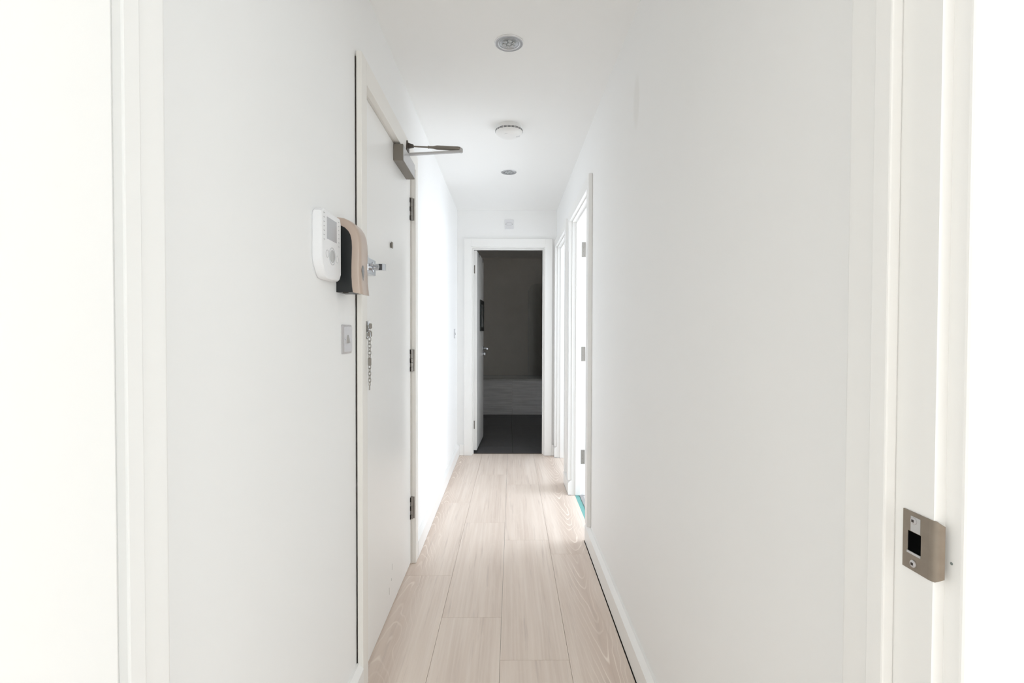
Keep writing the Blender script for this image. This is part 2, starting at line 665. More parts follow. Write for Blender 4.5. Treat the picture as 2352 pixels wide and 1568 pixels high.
# door sills
b = bx(0.490, 0.520, D2[0] + 0.002, D2[1] - 0.002, -0.008, -0.002)
t = tag(obj('trim_sill_teal', b, TEAL), 'teal strip across the sill of the lit doorway', 'threshold', 'structure')
b = bx(0.521, 0.547, D2[0] + 0.002, D2[1] - 0.002, -0.008, 0.004, bev=0.003)
tag(obj('trim_sill_metal', b, ALU), 'grey metal bar beside the teal sill strip', 'threshold', 'structure')
b = bx(EX0 + 0.002, EX1 - 0.002, 4.887, 4.915, -0.008, 0.003, bev=0.003)
tag(obj('trim_bathroom_sill', b, plain('bronze_bar', (0.16, 0.13, 0.11), 0.45, 0.5)), 'dark threshold bar at the bathroom doorway', 'threshold', 'structure')
b = bx(0.490, 0.60, D3[0] + 0.002, D3[1] - 0.002, -0.008, -0.001)
tag(obj('trim_far_sill', b, WOOD), 'narrow wooden sill of the far right doorway', 'threshold', 'structure')

# ------------------------------------------------------------------ baseboards
def skirt(name, side, y0, y1, label, h=0.106):
    if side < 0:
        pr = [(XL, 0.002), (XL + 0.0235, 0.002), (XL + 0.0235, h - 0.018), (XL + 0.008, h), (XL, h)]
    else:
        pr = [(XR, 0.002), (XR - 0.0235, 0.002), (XR - 0.0235, h - 0.018), (XR - 0.008, h), (XR, h)]
    bm = BM()
    vs = []
    lo = [bm.verts.new((x, y0, z)) for x, z in pr]
    hi = [bm.verts.new((x, y1, z)) for x, z in pr]
    n = len(pr)
    fs = [bm.faces.new(lo), bm.faces.new(hi)] + [bm.faces.new((lo[i], lo[(i + 1) % n], hi[(i + 1) % n], hi[i])) for i in range(n)]
    bmesh.ops.recalc_face_normals(bm, faces=fs)
    return tag(obj(name, bm, TRIM), label, 'baseboard', 'structure')


skirt('baseboard_left_near', -1, 0.585, D1[0] - 0.060, 'white baseboard ending at the near side of the front door frame')
skirt('baseboard_left_far', -1, D1[1] + 0.060, YE, 'white baseboard on the brightly lit wall beyond the front door')
skirt('baseboard_right', 1, 0.585, D2[0], 'long white bevelled baseboard along the right-hand wall')
skirt('baseboard_right_middle', 1, D2[1], D3[0], 'short white baseboard between the two right-hand doorways')
skirt('baseboard_right_corner', 1, D3[1], YE, 'tiny white baseboard piece in the far right corner')
b = bx(XL + 0.0235, -0.4275, YE - 0.020, YE, 0.002, 0.106, bev=0.003)
tag(obj('baseboard_end_left', b, TRIM), 'white baseboard stub left of the bathroom doorway', 'baseboard', 'structure')
b = bx(0.419, XR - 0.0235, YE - 0.020, YE, 0.002, 0.106, bev=0.003)
tag(obj('baseboard_end_right', b, TRIM), 'white baseboard stub right of the bathroom doorway', 'baseboard', 'structure')

# ------------------------------------------------------------------ front door and its frame
fr = empty('trim_front_door_frame', (XL, 2.12, 0), 'cream painted frame around the front door', 'door frame', 'structure')
xa, xb = XL, XL + 0.022
obj('architrave', bx(xa + 0.0035, xb, D1[0] - 0.060, D1[0], 0.001, D1[2] + 0.080, bev=0.0025), TRIMW, fr)
obj('architrave', bx(xa, xb, D1[1], D1[1] + 0.060, 0.001, D1[2] + 0.080, bev=0.0025), TRIMW, fr)
obj('architrave', bx(xa, xb, D1[0] - 0.001, D1[1] + 0.001, D1[2], D1[2] + 0.080, bev=0.0020), TRIMW, fr)
b = BM()
box(b, XL - 0.11, XL, D1[0] - 0.030, D1[0], 0, D1[2] + 0.03)
box(b, XL - 0.11, XL, D1[1], D1[1] + 0.030, 0, D1[2] + 0.03)
box(b, XL - 0.11, XL, D1[0], D1[1], D1[2], D1[2] + 0.03)
obj('lining', b, TRIMW, fr)
b = BM()
box(b, XL - 0.11, XL - 0.055, D1[0], D1[0] + 0.015, 0, D1[2])
box(b, XL - 0.11, XL - 0.055, D1[1] - 0.015, D1[1], 0, D1[2])
box(b, XL - 0.11, XL - 0.055, D1[0] + 0.015, D1[1] - 0.015, D1[2] - 0.015, D1[2])
obj('door_stop', b, TRIMW, fr)
# the crack where the architrave has come off the plaster
b = BM()
rows = []
z = 0.094
while z < D1[2] + 0.079:
    w = 0.0014 + 0.0014 * random.random()
    if 0.30 < z < 0.72 and random.random() < 0.45:
        w *= 0.35
    c = XL + 0.0022 + random.uniform(-0.0005, 0.0005)
    rows.append((b.verts.new((c - w / 2, D1[0] - 0.0612, z)), b.verts.new((c + w / 2, D1[0] - 0.0612, z)),
                 b.verts.new((c + w / 2, D1[0] - 0.056, z)), b.verts.new((c - w / 2, D1[0] - 0.056, z))))
    z += 0.03
for p, q in zip(rows, rows[1:]):
    for i in range(4):
        j = (i + 1) % 4
        b.faces.new((p[i], p[j], q[j], q[i]))
bmesh.ops.recalc_face_normals(b, faces=b.faces)
tag(obj('crack', b, GAP, fr), 'dark crack between plaster and architrave')
# keep of the night latch on the frame
obj('latch_keep', bx(xb, xb + 0.004, D1[0] - 0.026, D1[0] - 0.001, 1.388, 1.446, bev=0.001), CHROME, fr)

XF = XL - 0.005                  # face of the leaf
d1 = empty('door_1', (XF - 0.022, 2.12, 0), 'white front door with door closer, night latch and security chain', 'door', 'structure')
obj('leaf', bx(XF - 0.044, XF, D1[0] + 0.003, D1[1] - 0.003, 0.007, D1[2] - 0.004, bev=0.0015), DOORW, d1)
for zc in (1.8125, 1.046, 0.2905):
    h = obj('hinge', bx(XF - 0.002, XF + 0.020, D1[1] - 0.0025, D1[1] - 0.0005, zc - 0.056, zc + 0.056), STEEL, d1)
    for k in range(5):
        z0 = zc - 0.056 + k * 0.0224
        bm = lathe(BM(), [(0.0062, 0.0004), (0.0068, 0.001), (0.0068, 0.0214), (0.0062, 0.022)], Matrix.Translation((XF + 0.0068, D1[1] - 0.0095, z0)), 14)
        obj('knuckle', bm, STEEL, h, smooth=40)
        if k % 2 == 0:
            obj('knuckle_gap', bx(XF - 0.0002, XF + 0.002, D1[1] - 0.021, D1[1] - 0.0135, z0, z0 + 0.0216), GAP, h)

SCUFF = plain('grey_scuff', (0.42, 0.41, 0.40), 0.6)
for (yy, zz, ln) in ((2.146, 0.178, 0.026), (2.095, 0.098, 0.030), (2.135, 0.128, 0.012)):
    obj('scuff', bx(XF - 0.0003, XF + 0.0002, yy - 0.0022, yy + 0.0022, zz - ln / 2, zz + ln / 2), SCUFF, d1)
# door closer
cb = bx(XF, XF + 0.042, 2.181, 2.452, 1.9315, 2.004, bev=0.002)
cl = tag(obj('door_closer', cb, CLOSER, d1), 'grey-brown metal door closer with folded arms at the top of the front door')
obj('cover', bx(XF + 0.0415, XF + 0.0436, 2.185, 2.450, 1.935, 2.0005, bev=0.001), CLOSERL, cl)
PV = Vector((XF + 0.024, 2.322, 2.004))
obj('pinion', lathe(BM(), [(0.009, 0), (0.009, 0.012), (0.006, 0.014), (0.006, 0.022)], Matrix.Translation(PV), 16), CLOSER, cl, smooth=40)
EL = Vector((-0.221, 2.320, 2.021))
b = BM()
prism(b, [(-0.009, -0.0045), (0.009, -0.0045), (0.009, 0.0045), (-0.009, 0.0045)], 0, 0, 1)
a0 = Vector((-0.474, 2.322, 2.0060))
dv = EL - a0
for v in b.verts:
    wdt = 1.0 if v.co.x < 0.5 else 0.75
    v.co = a0 + dv * (v.co.x * 1.02 - 0.03) + Vector((0, v.co.y * wdt, v.co.z))
obj('main_arm', b, CLOSERL, cl)
SH = Vector((XL + 0.034, 2.345, 2.053))
EL2 = EL + Vector((0, 0, 0.012))
d2v = EL2 - SH
pt = lambda t: SH + d2v * t
obj('rod', tube(BM(), [pt(0.0), pt(0.40)], 0.0036, 10), CLOSER, cl, smooth=40)
obj('forearm', tube(BM(), [pt(0.36), pt(0.38), pt(0.385), pt(0.46), pt(0.54), pt(0.94), pt(0.985), pt(1.0)],
                    [0.0062, 0.0066, 0.0056, 0.0062, 0.0098, 0.0102, 0.0086, 0.004], 12, flat=1.0), CLOSER, cl, smooth=50)
obj('elbow', lathe(BM(), [(0.007, -0.006), (0.009, -0.004), (0.009, 0.010), (0.006, 0.016)], Matrix.Translation(EL), 16), CLOSERL, cl, smooth=40)
b = BM()
prism(b, [(2.318, 2.031), (2.374, 2.021), (2.368, 2.063), (2.330, 2.075)], 0, XL + 0.022, XL + 0.027)
prism(b, [(XL + 0.025, 2.043), (XL + 0.052, 2.048), (XL + 0.052, 2.059), (XL + 0.025, 2.067)], 1, 2.338, 2.352)
obj('bracket', b, plain('dark_bracket', (0.10, 0.085, 0.075), 0.5, 0.5), cl)

# night latch
nl = tag(obj('night_latch', bx(XF, XF + 0.026, D1[0] + 0.005, 1.794, 1.389, 1.444, bev=0.003), CHROME, d1), 'chrome rim night latch with a thumb knob')
obj('rose', lathe(BM(), [(0.018, 0), (0.018, 0.002), (0.014, 0.004)], axisM((XF + 0.0258, 1.757, 1.4165), (1, 0, 0)), 24), CHROME, nl, smooth=35)
obj('knob', lathe(BM(), [(0.0115, 0), (0.0115, 0.020), (0.010, 0.022)], axisM((XF + 0.028, 1.757, 1.4165), (1, 0, 0)), 24), CHROME, nl, smooth=35)
b = BM()
prism(b, [(XF + 0.048, 1.7475), (XF + 0.060, 1.7485), (XF + 0.070, 1.7535), (XF + 0.070, 1.7605), (XF + 0.060, 1.7655), (XF + 0.048, 1.7665)], 2, 1.4055, 1.4275, bev=0.001)
obj('thumb_turn', b, CHROME, nl)
obj('snib', lathe(BM(), [(0.0045, 0), (0.0045, 0.008), (0.003, 0.009)], axisM((XF + 0.026, 1.724, 1.420), (1, 0, 0)), 14), GREYP, nl, smooth=35)

# door viewer
dvw = tag(obj('door_viewer', lathe(BM(), [(0.011, 0), (0.011, 0.002), (0.007, 0.003), (0.007, 0.005)], axisM((XF, 2.130, 1.557), (1, 0, 0)), 20), STEEL, d1, smooth=40), 'small dark door viewer with a cover flap')
obj('flap', bx(XF + 0.0045, XF + 0.0085, 2.120, 2.142, 1.545, 1.571, bev=0.001), CLOSER, dvw)

# security chain: a holder on the edge of the frame, links, a flat tag and an end bead
CY, CX = 1.6865, -0.4640
ch = tag(obj('security_chain', bx(-0.4735, -0.4715, 1.664, 1.6835, 1.166, 1.226, bev=0.0005), STEEL, d1), 'steel security chain hanging from its holder at the door edge')
b = BM()
prism(b, [(-0.4720, 1.2005), (-0.4600, 1.2005), (-0.4565, 1.2040), (-0.4565, 1.2150), (-0.4590, 1.2190), (-0.4650, 1.2190), (-0.4720, 1.2120)], 1, 1.678, 1.6800)
prism(b, [(-0.4720, 1.1770), (-0.4650, 1.1740), (-0.4590, 1.1740), (-0.4565, 1.1780), (-0.4565, 1.1890), (-0.4600, 1.1950), (-0.4720, 1.1960)], 1, 1.678, 1.6800)
obj('holder', b, STEEL, ch)
obj('stud', lathe(BM(), [(0.0042, 0), (0.0042, 0.003), (0.002, 0.005), (0, 0.0052)], axisM((CX - 0.002, 1.677, 1.1980), (0, -1, 0)), 14), CHROME, ch, smooth=40)
obj('spring_clip', tube(BM(), [(-0.4700, 1.676, 1.229), (-0.4690, 1.675, 1.214), (-0.4670, 1.675, 1.202), (-0.4640, 1.675, 1.198)], 0.0013, 8), CHROME, ch, smooth=50)
obj('spring_clip', tube(BM(), [(-0.4640, 1.676, 1.228), (-0.4680, 1.675, 1.214)], 0.0012, 8), CHROME, ch, smooth=50)


def stadium(cx, cy, cz, hl, hw, rot, n=7):
    pts = []
    for i in range(n):
        a = PI * i / (n - 1)
        pts.append((hw * math.cos(a), (hl - hw) + hw * math.sin(a)))
    for i in range(n):
        a = PI + PI * i / (n - 1)
        pts.append((hw * math.cos(a), -(hl - hw) + hw * math.sin(a)))
    return [(cx + p * math.cos(rot), cy + p * math.sin(rot), cz + q) for p, q in pts]


obj('ring', tube(BM(), stadium(CX - 0.003, 1.675, 1.181, 0.011, 0.006, 0.5), 0.0013, 8, True), CHROME, ch, smooth=60)
zc = 1.1655
for k in range(6):
    obj('link', tube(BM(), stadium(CX, 1.675, zc, 0.0075, 0.0043, (0.25 if k % 2 == 0 else 1.25)), 0.0012, 7, True), STEEL, ch, smooth=60)
    zc -= 0.0113
b = BM()
prism(b, rrect(CX, zc - 0.007, 0.0115, 0.028, 0.0045, 4), 1, 1.6745, 1.6757)
obj('chain_tag', b, STEEL, ch)
zc -= 0.0240
for k in range(6):
    obj('link', tube(BM(), stadium(CX, 1.675, zc, 0.0073, 0.0037, (0.25 if k % 2 == 0 else 1.25)), 0.0012, 7, True), STEEL, ch, smooth=60)
    zc -= 0.0113
obj('end_pin', tube(BM(), [(CX, 1.675, zc + 0.006), (CX - 0.0005, 1.675, zc - 0.010)], [0.0016, 0.0022], 10), STEEL, ch, smooth=50)

# ------------------------------------------------------------------ right-hand doorways
def side_frame(name, D, label):
    y0, y1, zt = D
    f = empty(name, (XR, (y0 + y1) / 2, 0), label, 'door frame', 'structure')
    b = BM()
    box(b, XR, XRO + 0.004, y0 - 0.025, y0, 0, zt + 0.025)
    box(b, XR, XRO + 0.004, y1, y1 + 0.025, 0, zt + 0.025)
    box(b, XR, XRO + 0.004, y0, y1, zt, zt + 0.025)
    obj('lining', b, TRIM, f)
    b = BM()
    box(b, 0.490, 0.528, y0, y0 + 0.012, 0, zt, bev=0.0015)
    box(b, 0.490, 0.528, y1 - 0.012, y1, 0, zt, bev=0.0015)
    box(b, 0.490, 0.528, y0 + 0.012, y1 - 0.012, zt - 0.012, zt, bev=0.0015)
    obj('door_stop', b, TRIM, f)
    ya, yb, za = y0 - 0.008, y1 + 0.008, zt + 0.008
    obj('architrave', bx(XR - 0.0235, XR, ya - 0.070, ya, 0.1065, za + 0.070, bev=0.003), TRIM, f)
    obj('architrave', bx(XR - 0.0235, XR, yb, yb + 0.070, 0.1065, za + 0.070, bev=0.003), TRIM, f)
    obj('architrave', bx(XR - 0.0235, XR, ya - 0.001, yb + 0.001, za, za + 0.070, bev=0.003), TRIM, f)
    return f


f2 = side_frame('trim_side_door_frame', D2, 'white frame of the brightly lit open doorway on the right')
d2 = empty('door_2', (XRO, D2[1], 0), 'white door swung open into the bright side room', 'door', 'structure')
for (z0, z1) in ((1.739, 1.847), (0.982, 1.086), (0.229, 0.333)):
    h = obj('hinge', bx(0.531, 0.560, D2[1] - 0.0022, D2[1], z0, z1), STEEL, d2)
    for dz, dx in ((0.012, 0.020), (0.040, 0.012), (0.066, 0.012), (0.094, 0.020)):
        obj('screw', lathe(BM(), [(0.0028, 0), (0.0022, 0.0008)], axisM((0.531 + dx, D2[1] - 0.0022, z0 + dz), (0, -1, 0)), 10), CLOSER, h)
    obj('knuckle', lathe(BM(), [(0.006, 0), (0.006, z1 - z0)], Matrix.Translation((0.5675 + 0.012, D2[1] - 0.004, z0)), 12), BRUSH, h, smooth=40)
obj('leaf', bx(XRO + 0.016, XRO + 0.016 + 0.762, D2[1] + 0.003, D2[1] + 0.043, 0.008, D2[2] - 0.004, bev=0.0015), DOORW, d2)

f3 = side_frame('trim_far_door_frame', D3, 'white frame of the far right doorway beside the end wall')
d3 = empty('door_3', (XRO, 4.74, 0), 'unseen white door of the far right doorway, set open to light the hall end', 'door', 'structure')  # doorway opened so the added daylight reaches the hall's end
obj('leaf', bx(XRO + 0.016, XRO + 0.016 + 0.762, D3[1] + 0.003, D3[1] + 0.043, 0.008, D3[2] - 0.004, bev=0.0015), DOORW, d3)

# ------------------------------------------------------------------ bathroom doorway and door
f4 = empty('trim_bathroom_frame', (0, YE, 0), 'white moulded frame around the dark bathroom doorway', 'door frame', 'structure')
b = BM()
box(b, EX0 - 0.025, EX0, YE - 0.004, YE + 0.115, 0, EZ + 0.025)
box(b, EX1, EX1 + 0.025, YE - 0.004, YE + 0.115, 0, EZ + 0.025)
box(b, EX0, EX1, YE - 0.004, YE + 0.115, EZ, EZ + 0.025)
obj('lining', b, TRIM, f4)
b = BM()
box(b, EX0, EX0 + 0.011, YE + 0.030, YE + 0.068, 0.001, EZ, bev=0.0015)
box(b, EX1 - 0.011, EX1, YE + 0.030, YE + 0.068, 0.001, EZ, bev=0.0015)
box(b, EX0 + 0.011, EX1 - 0.011, YE + 0.030, YE + 0.068, EZ - 0.012, EZ, bev=0.0015)
obj('door_stop', b, TRIM, f4)
ai0, ai1, az = EX0 - 0.007, EX1 + 0.007, EZ + 0.008
for (x0, x1, z0, z1) in ((-0.4275, ai0, 0.001, 2.087), (ai1, 0.419, 0.001, 2.087), (ai0 - 0.001, ai1 + 0.001, az, 2.087)):
    obj('architrave', bx(x0, x1, YE - 0.022, YE, z0, z1, bev=0.003), TRIM, f4)

d4 = empty('door_4', (EX0, YE + 0.115, 0), 'white bathroom door swung into the dark bathroom', 'door', 'structure')
HP = Vector((EX0, YE + 0.115, 0))
MD = Matrix.Translation(HP) @ Matrix.Rotation(R(-2.6), 4, 'Z')      # local: +y along the open leaf, +x towards the doorway


def lbx(*a, **k):
    return box(BM(), *a, M=MD, **k)


obj('leaf', lbx(0.002, 0.038, 0.002, 0.684, 0.022, 1.993, bev=0.0015), DOORW, d4)
for zc in (1.81, 0.275):
    h = obj('hinge', lbx(0.003, 0.019, 0.0, 0.002, zc - 0.040, zc + 0.040), STEEL, d4)
    for dz in (-0.028, 0.0, 0.028):
        obj('screw', lathe(BM(), [(0.003, 0), (0.002, 0.0008)], MD @ axisM((0.010, 0.0, zc + dz), (0, -1, 0)), 10), CLOSER, h)
hd = tag(obj('handle', lathe(BM(), [(0.026, 0), (0.026, 0.006), (0.022, 0.009)], MD @ axisM((0.038, 0.632, 1.012), (1, 0, 0)), 24), CHROME, d4, smooth=35), 'chrome lever handle on a round rose')
lv = [MD @ Vector(p) for p in ((0.044, 0.632, 1.012), (0.082, 0.632, 1.012), (0.092, 0.626, 1.012), (0.094, 0.610, 1.012), (0.094, 0.520, 1.011))]
obj('lever', tube(BM(), lv, [0.0095, 0.0095, 0.010, 0.009, 0.0085], 12), CHROME, hd, smooth=60)
tr = obj('thumb_turn', lathe(BM(), [(0.026, 0), (0.026, 0.005), (0.022, 0.008)], MD @ axisM((0.038, 0.632, 0.950), (1, 0, 0)), 24), CHROME, d4, smooth=35)
obj('turn_knob', lbx(0.046, 0.064, 0.627, 0.637, 0.936, 0.964, bev=0.002), CHROME, tr)

pic = empty('framed_print', MD @ Vector((0.038, 0.447, 1.204)), 'black framed grey print hung on the open bathroom door', 'picture')
py0, py1, pz0, pz1 = 0.275, 0.620, 1.204, 1.530
for (a, c, d, e) in ((py0, py1, pz0, pz0 + 0.040), (py0, py1, pz1 - 0.040, pz1), (py0, py0 + 0.055, pz0 + 0.040, pz1 - 0.040), (py1 - 0.030, py1, pz0 + 0.040, pz1 - 0.040)):
    obj('frame_bar', lbx(0.0382, 0.050, a, c, d, e), BLACK, pic)
obj('print', lbx(0.0382, 0.044, py0 + 0.055, py1 - 0.030, pz0 + 0.040, pz1 - 0.040), PRINT, pic)
for (yy, lab) in ((0.185, 'black over-door hook nearer the hinges of the bathroom door'), (0.585, 'black over-door hook nearer the handle of the bathroom door')):
    b = BM()
    prism(b, [(-0.003, 1.970), (0.0018, 1.970), (0.0018, 1.9935), (0.0382, 1.9935), (0.0382, 1.958), (0.0412, 1.958), (0.0412, 1.9965), (-0.003, 1.9965)], 1, yy, yy + 0.026)
    for v in b.verts:
        v.co = MD @ v.co
    tag(obj('door_hook', b, BLACK), lab, 'hook', None, 'black hooks over the bathroom door')

# ------------------------------------------------------------------ bathroom: tiles, bath, screen
fb = tag(obj('floor_bathroom', bx(-0.75, 0.95, 4.90, 7.92, -0.10, -0.009), GROUT), 'dark tiled bathroom floor', 'floor', 'structure')
tile_me = {}
xs = [-0.75, -0.555, 0.045, 0.645, 0.95]
ys = [4.916, 5.20, 5.80, 6.40, 7.00, 7.26]
for i in range(len(xs) - 1):
    for j in range(len(ys) - 1):
        obj('tile', bx(xs[i] + 0.0015, xs[i + 1] - 0.0015, ys[j] + 0.0015, ys[j + 1] - 0.0015, -0.009, -0.001, bev=0.001, seg=1), TILE, fb)

bt = empty('bathtub', (0.10, 7.57, 0), 'built-in bath with rippled grey tiled front panel', 'bathtub')
px = [-0.75, 0.055, 0.95]
for i in range(2):
    obj('panel_tile', bx(px[i] + 0.001, px[i + 1] - 0.001, 7.225, 7.245, 0.0, 0.493, bev=0.002, seg=1), RIP, bt)
obj('edge_trim', bx(-0.749, 0.949, 7.221, 7.246, 0.4945, 0.508, bev=0.002), plain('pale_edge_trim', (0.62, 0.62, 0.63), 0.35), bt)
b = BM()
loops = []
for (w, dd, r, zz) in ((1.698, 0.672, 0.006, 0.480), (1.698, 0.672, 0.006, 0.512), (1.56, 0.54, 0.10, 0.514), (1.53, 0.51, 0.11, 0.49), (1.42, 0.43, 0.12, 0.16), (1.34, 0.36, 0.10, 0.12)):
    loops.append([b.verts.new((x, y, zz)) for x, y in rrect(0.10, 7.584, w, dd, r, 6)])
n = len(loops[0])
for p, q in zip(loops, loops[1:]):
    for i in range(n):
        b.faces.new((p[i], p[(i + 1) % n], q[(i + 1) % n], q[i]))
b.faces.new(loops[-1])
bmesh.ops.recalc_face_normals(b, faces=b.faces)
obj('tub', b, BATHC, bt, smooth=40)
sc = empty('bath_screen', (0.62, 7.30, 0.515), 'clear glass shower screen standing on the bath edge', 'shower screen')
b = BM()
prism(b, [(0.29, 0.519), (0.935, 0.519), (0.935, 1.90), (0.40, 1.90), (0.325, 1.87), (0.29, 1.80)], 1, 7.297, 7.303)
obj('glass_panel', b, GLASS, sc)
obj('wall_channel', bx(0.930, 0.9495, 7.288, 7.312, 0.516, 1.905), CHROME, sc)
obj('edge_seal', bx(0.2865, 0.2898, 7.296, 7.304, 0.519, 1.80), GREYP, sc)
obj('seal_strip', bx(0.292, 0.930, 7.295, 7.305, 0.5145, 0.5195), GREYP, sc)

# ------------------------------------------------------------------ near doorway round the camera
f5 = empty('trim_near_frame', (0, 0.53, 0), 'white frame of the near doorway with a metal strike plate', 'door frame', 'structure')
b = BM()
box(b, -0.425, -0.400, 0.4645, 0.586, 0, 2.03)
box(b, 0.400, 0.425, 0.4645, 0.586, 0, 2.03)
box(b, -0.400, 0.400, 0.4645, 0.586, 2.005, 2.03)
obj('lining', b, TRIM, f5)
b = BM()
box(b, -0.400, -0.388, 0.5105, 0.535, 0.001, 2.005, bev=0.002)
box(b, 0.388, 0.400, 0.5105, 0.535, 0.001, 2.005, bev=0.002)
box(b, -0.388, 0.388, 0.5105, 0.535, 1.993, 2.005, bev=0.002)
obj('door_stop', b, TRIM, f5)
for s in (-1, 1):
    x0, x1 = sorted((s * 0.411, s * 0.482))
    obj('architrave', bx(x0, x1, 0.4440, 0.478, 0.001, 2.086, bev=0.004, seg=3), TRIM, f5)
    x0, x1 = sorted((s * 0.408, s * 0.461))
    obj('architrave', bx(x0, x1, 0.585, 0.603, 0.108, 2.086, bev=0.004, seg=3), TRIM, f5)
obj('architrave', bx(-0.411, 0.411, 0.4440, 0.478, 2.016, 2.086, bev=0.004, seg=3), TRIM, f5)
# strike plate: flat plate with a curved lip, latch hole, two screws
zb, ztp = 0.9565, 1.0142
y_far, y_bend = 0.4992, 0.4640
b = BM()
hx0, hx1, hz0, hz1 = 0.4770, 0.4928, 0.9745, 0.9945      # hole in y and z
grid_y = [y_far, hx1, hx0, y_bend + 0.004]
grid_z = [zb, hz0, hz1, ztp]
V = {}
for i, yy in enumerate(grid_y):
    for j, zz in enumerate(grid_z):
        for k, xx in enumerate((0.3986, 0.4000)):
            V[i, j, k] = b.verts.new((xx, yy, zz))
for i in range(3):
    for j in range(3):
        if (i, j) == (1, 1):
            continue
        for k in range(2):
            b.faces.new((V[i, j, k], V[i + 1, j, k], V[i + 1, j + 1, k], V[i, j + 1, k]))
for (p, q) in (((1, 1), (2, 1)), ((2, 1), (2, 2)), ((2, 2), (1, 2)), ((1, 2), (1, 1))):
    b.faces.new((V[p[0], p[1], 0], V[q[0], q[1], 0], V[q[0], q[1], 1], V[p[0], p[1], 1]))
for i in range(3):
    for j in (0, 3):
        b.faces.new((V[i, j, 0], V[i + 1, j, 0], V[i + 1, j, 1], V[i, j, 1]))
for j in range(3):
    b.faces.new((V[0, j, 0], V[0, j + 1, 0], V[0, j + 1, 1], V[0, j, 1]))
prev = None
for a in range(7):
    t = a / 6
    ang = t * R(62)
    yy = y_bend + 0.004 - 0.0105 * math.sin(ang)
    xx = 0.3986 + 0.008 * (1 - math.cos(ang)) * 1.6
    dz = 0.0 if t < 0.5 else 0.004 * (t - 0.5) * 2
    cur = (b.verts.new((xx, yy, zb + dz)), b.verts.new((xx, yy, ztp - dz)), b.verts.new((xx + 0.0012, yy + 0.0005, zb + dz)), b.verts.new((xx + 0.0012, yy + 0.0005, ztp - dz)))
    if prev:
        b.faces.new((prev[0], prev[1], cur[1], cur[0]))
        b.faces.new((prev[2], prev[3], cur[3], cur[2]))
        b.faces.new((prev[0], cur[0], cur[2], prev[2]))
        b.faces.new((prev[1], cur[1], cur[3], prev[3]))
    prev = cur
bmesh.ops.recalc_face_normals(b, faces=b.faces)
sp = tag(obj('strike_plate', b, PLATE, f5, smooth=30), 'worn nickel strike plate with a dark latch hole')
obj('latch_hole_shade', bx(0.3992, 0.3999, hx0, hx1, hz0, hz1), HOLE_SHADE, sp)  # black sheet stands in for the shade inside the latch hole
obj('worn_patch', bx(0.39845, 0.3987, 0.4780, 0.4895, 0.9950, 1.0100), CLOSERL, sp)
obj('hole_lip', bx(0.3978, 0.3988, 0.4770, 0.4930, 0.9725, 0.9747), CLOSERL, sp)
for zz in (1.0060, 0.9636):
    s_ = obj('screw', lathe(BM(), [(0.0036, 0), (0.0036, 0.0008), (0.0026, 0.0014)], axisM((0.3986, 0.4855, zz), (-1, 0, 0)), 18), BRUSH, sp, smooth=35)
    obj('screw_slot', bx(0.3968, 0.3974, 0.4844, 0.4868, zz - 0.0012, zz + 0.0012), GAP, s_)
obj('screw_hole', lathe(BM(), [(0.0014, 0), (0.0014, 0.0004)], axisM((0.4110, 0.4571, 0.9770), (-1, 0, 0)), 12), plain('putty_grey', (0.25, 0.28, 0.27), 0.7), f5)

# the open door of the near room, on the left beside the lens
d5 = empty('door_5', (-0.40, 0.470, 0), 'white near door standing open at the left edge of the view', 'door', 'structure')
MN = Matrix.Translation((-0.400, 0.4660, 0)) @ Matrix.Rotation(R(-4.0), 4, 'Z')
obj('leaf', box(BM(), 0.002, 0.042, -0.775, -0.004, 0.006, 2.0, bev=0.002, M=MN), DOORW, d5)

# ------------------------------------------------------------------ things on the left wall
XW = XL
# intercom handset panel
ic = empty('intercom_panel', (XW, 1.336, 1.33), 'white wall intercom with small grey screen and round button', 'intercom')
out = [(1.264, 1.378), (1.268, 1.362), (1.290, 1.334), (1.304, 1.328), (1.388, 1.328), (1.400, 1.333), (1.410, 1.346), (1.410, 1.494), (1.402, 1.505), (1.280, 1.505), (1.268, 1.497), (1.264, 1.487)]
b = BM()
lays = []
cy_, cz_ = 1.337, 1.417
for (xx, sc_) in ((0.0005, 0.97), (0.004, 1.0), (0.018, 1.0), (0.0235, 0.985), (0.0258, 0.95)):
    lays.append([b.verts.new((XW + xx, cy_ + (p - cy_) * sc_, cz_ + (q - cz_) * sc_)) for p, q in out])
n = len(out)
for p, q in zip(lays, lays[1:]):
    for i in range(n):
        b.faces.new((p[i], p[(i + 1) % n], q[(i + 1) % n], q[i]))
b.faces.new(lays[0])
b.faces.new(lays[-1])
bmesh.ops.recalc_face_normals(b, faces=b.faces)
obj('body', b, WHITEP, ic, smooth=32)
XI = XW + 0.0258
b = BM()
prism(b, [(1.300, 1.431), (1.372, 1.431), (1.372, 1.4875), (1.300, 1.4875)], 0, XI - 0.001, XI + 0.0006)
obj('screen', b, SCREEN, ic)
for k in range(7):
    zz = 1.4925 - k * 0.0112
    obj('key', bx(XI - 0.001, XI + 0.0008, 1.277, 1.285, zz, zz + 0.0018), LINEP, ic)
    zz = 1.4905 - k * 0.0112
    obj('key', bx(XI - 0.001, XI + 0.0008, 1.3855, 1.3925, zz, zz + 0.0018), LINEP, ic)


def ringmesh(y, zz, r, t, x0):
    bm = BM()
    return tube(bm, [(x0, y + r * math.cos(2 * PI * i / 28), zz + r * math.sin(2 * PI * i / 28)) for i in range(28)], t, 6, True)


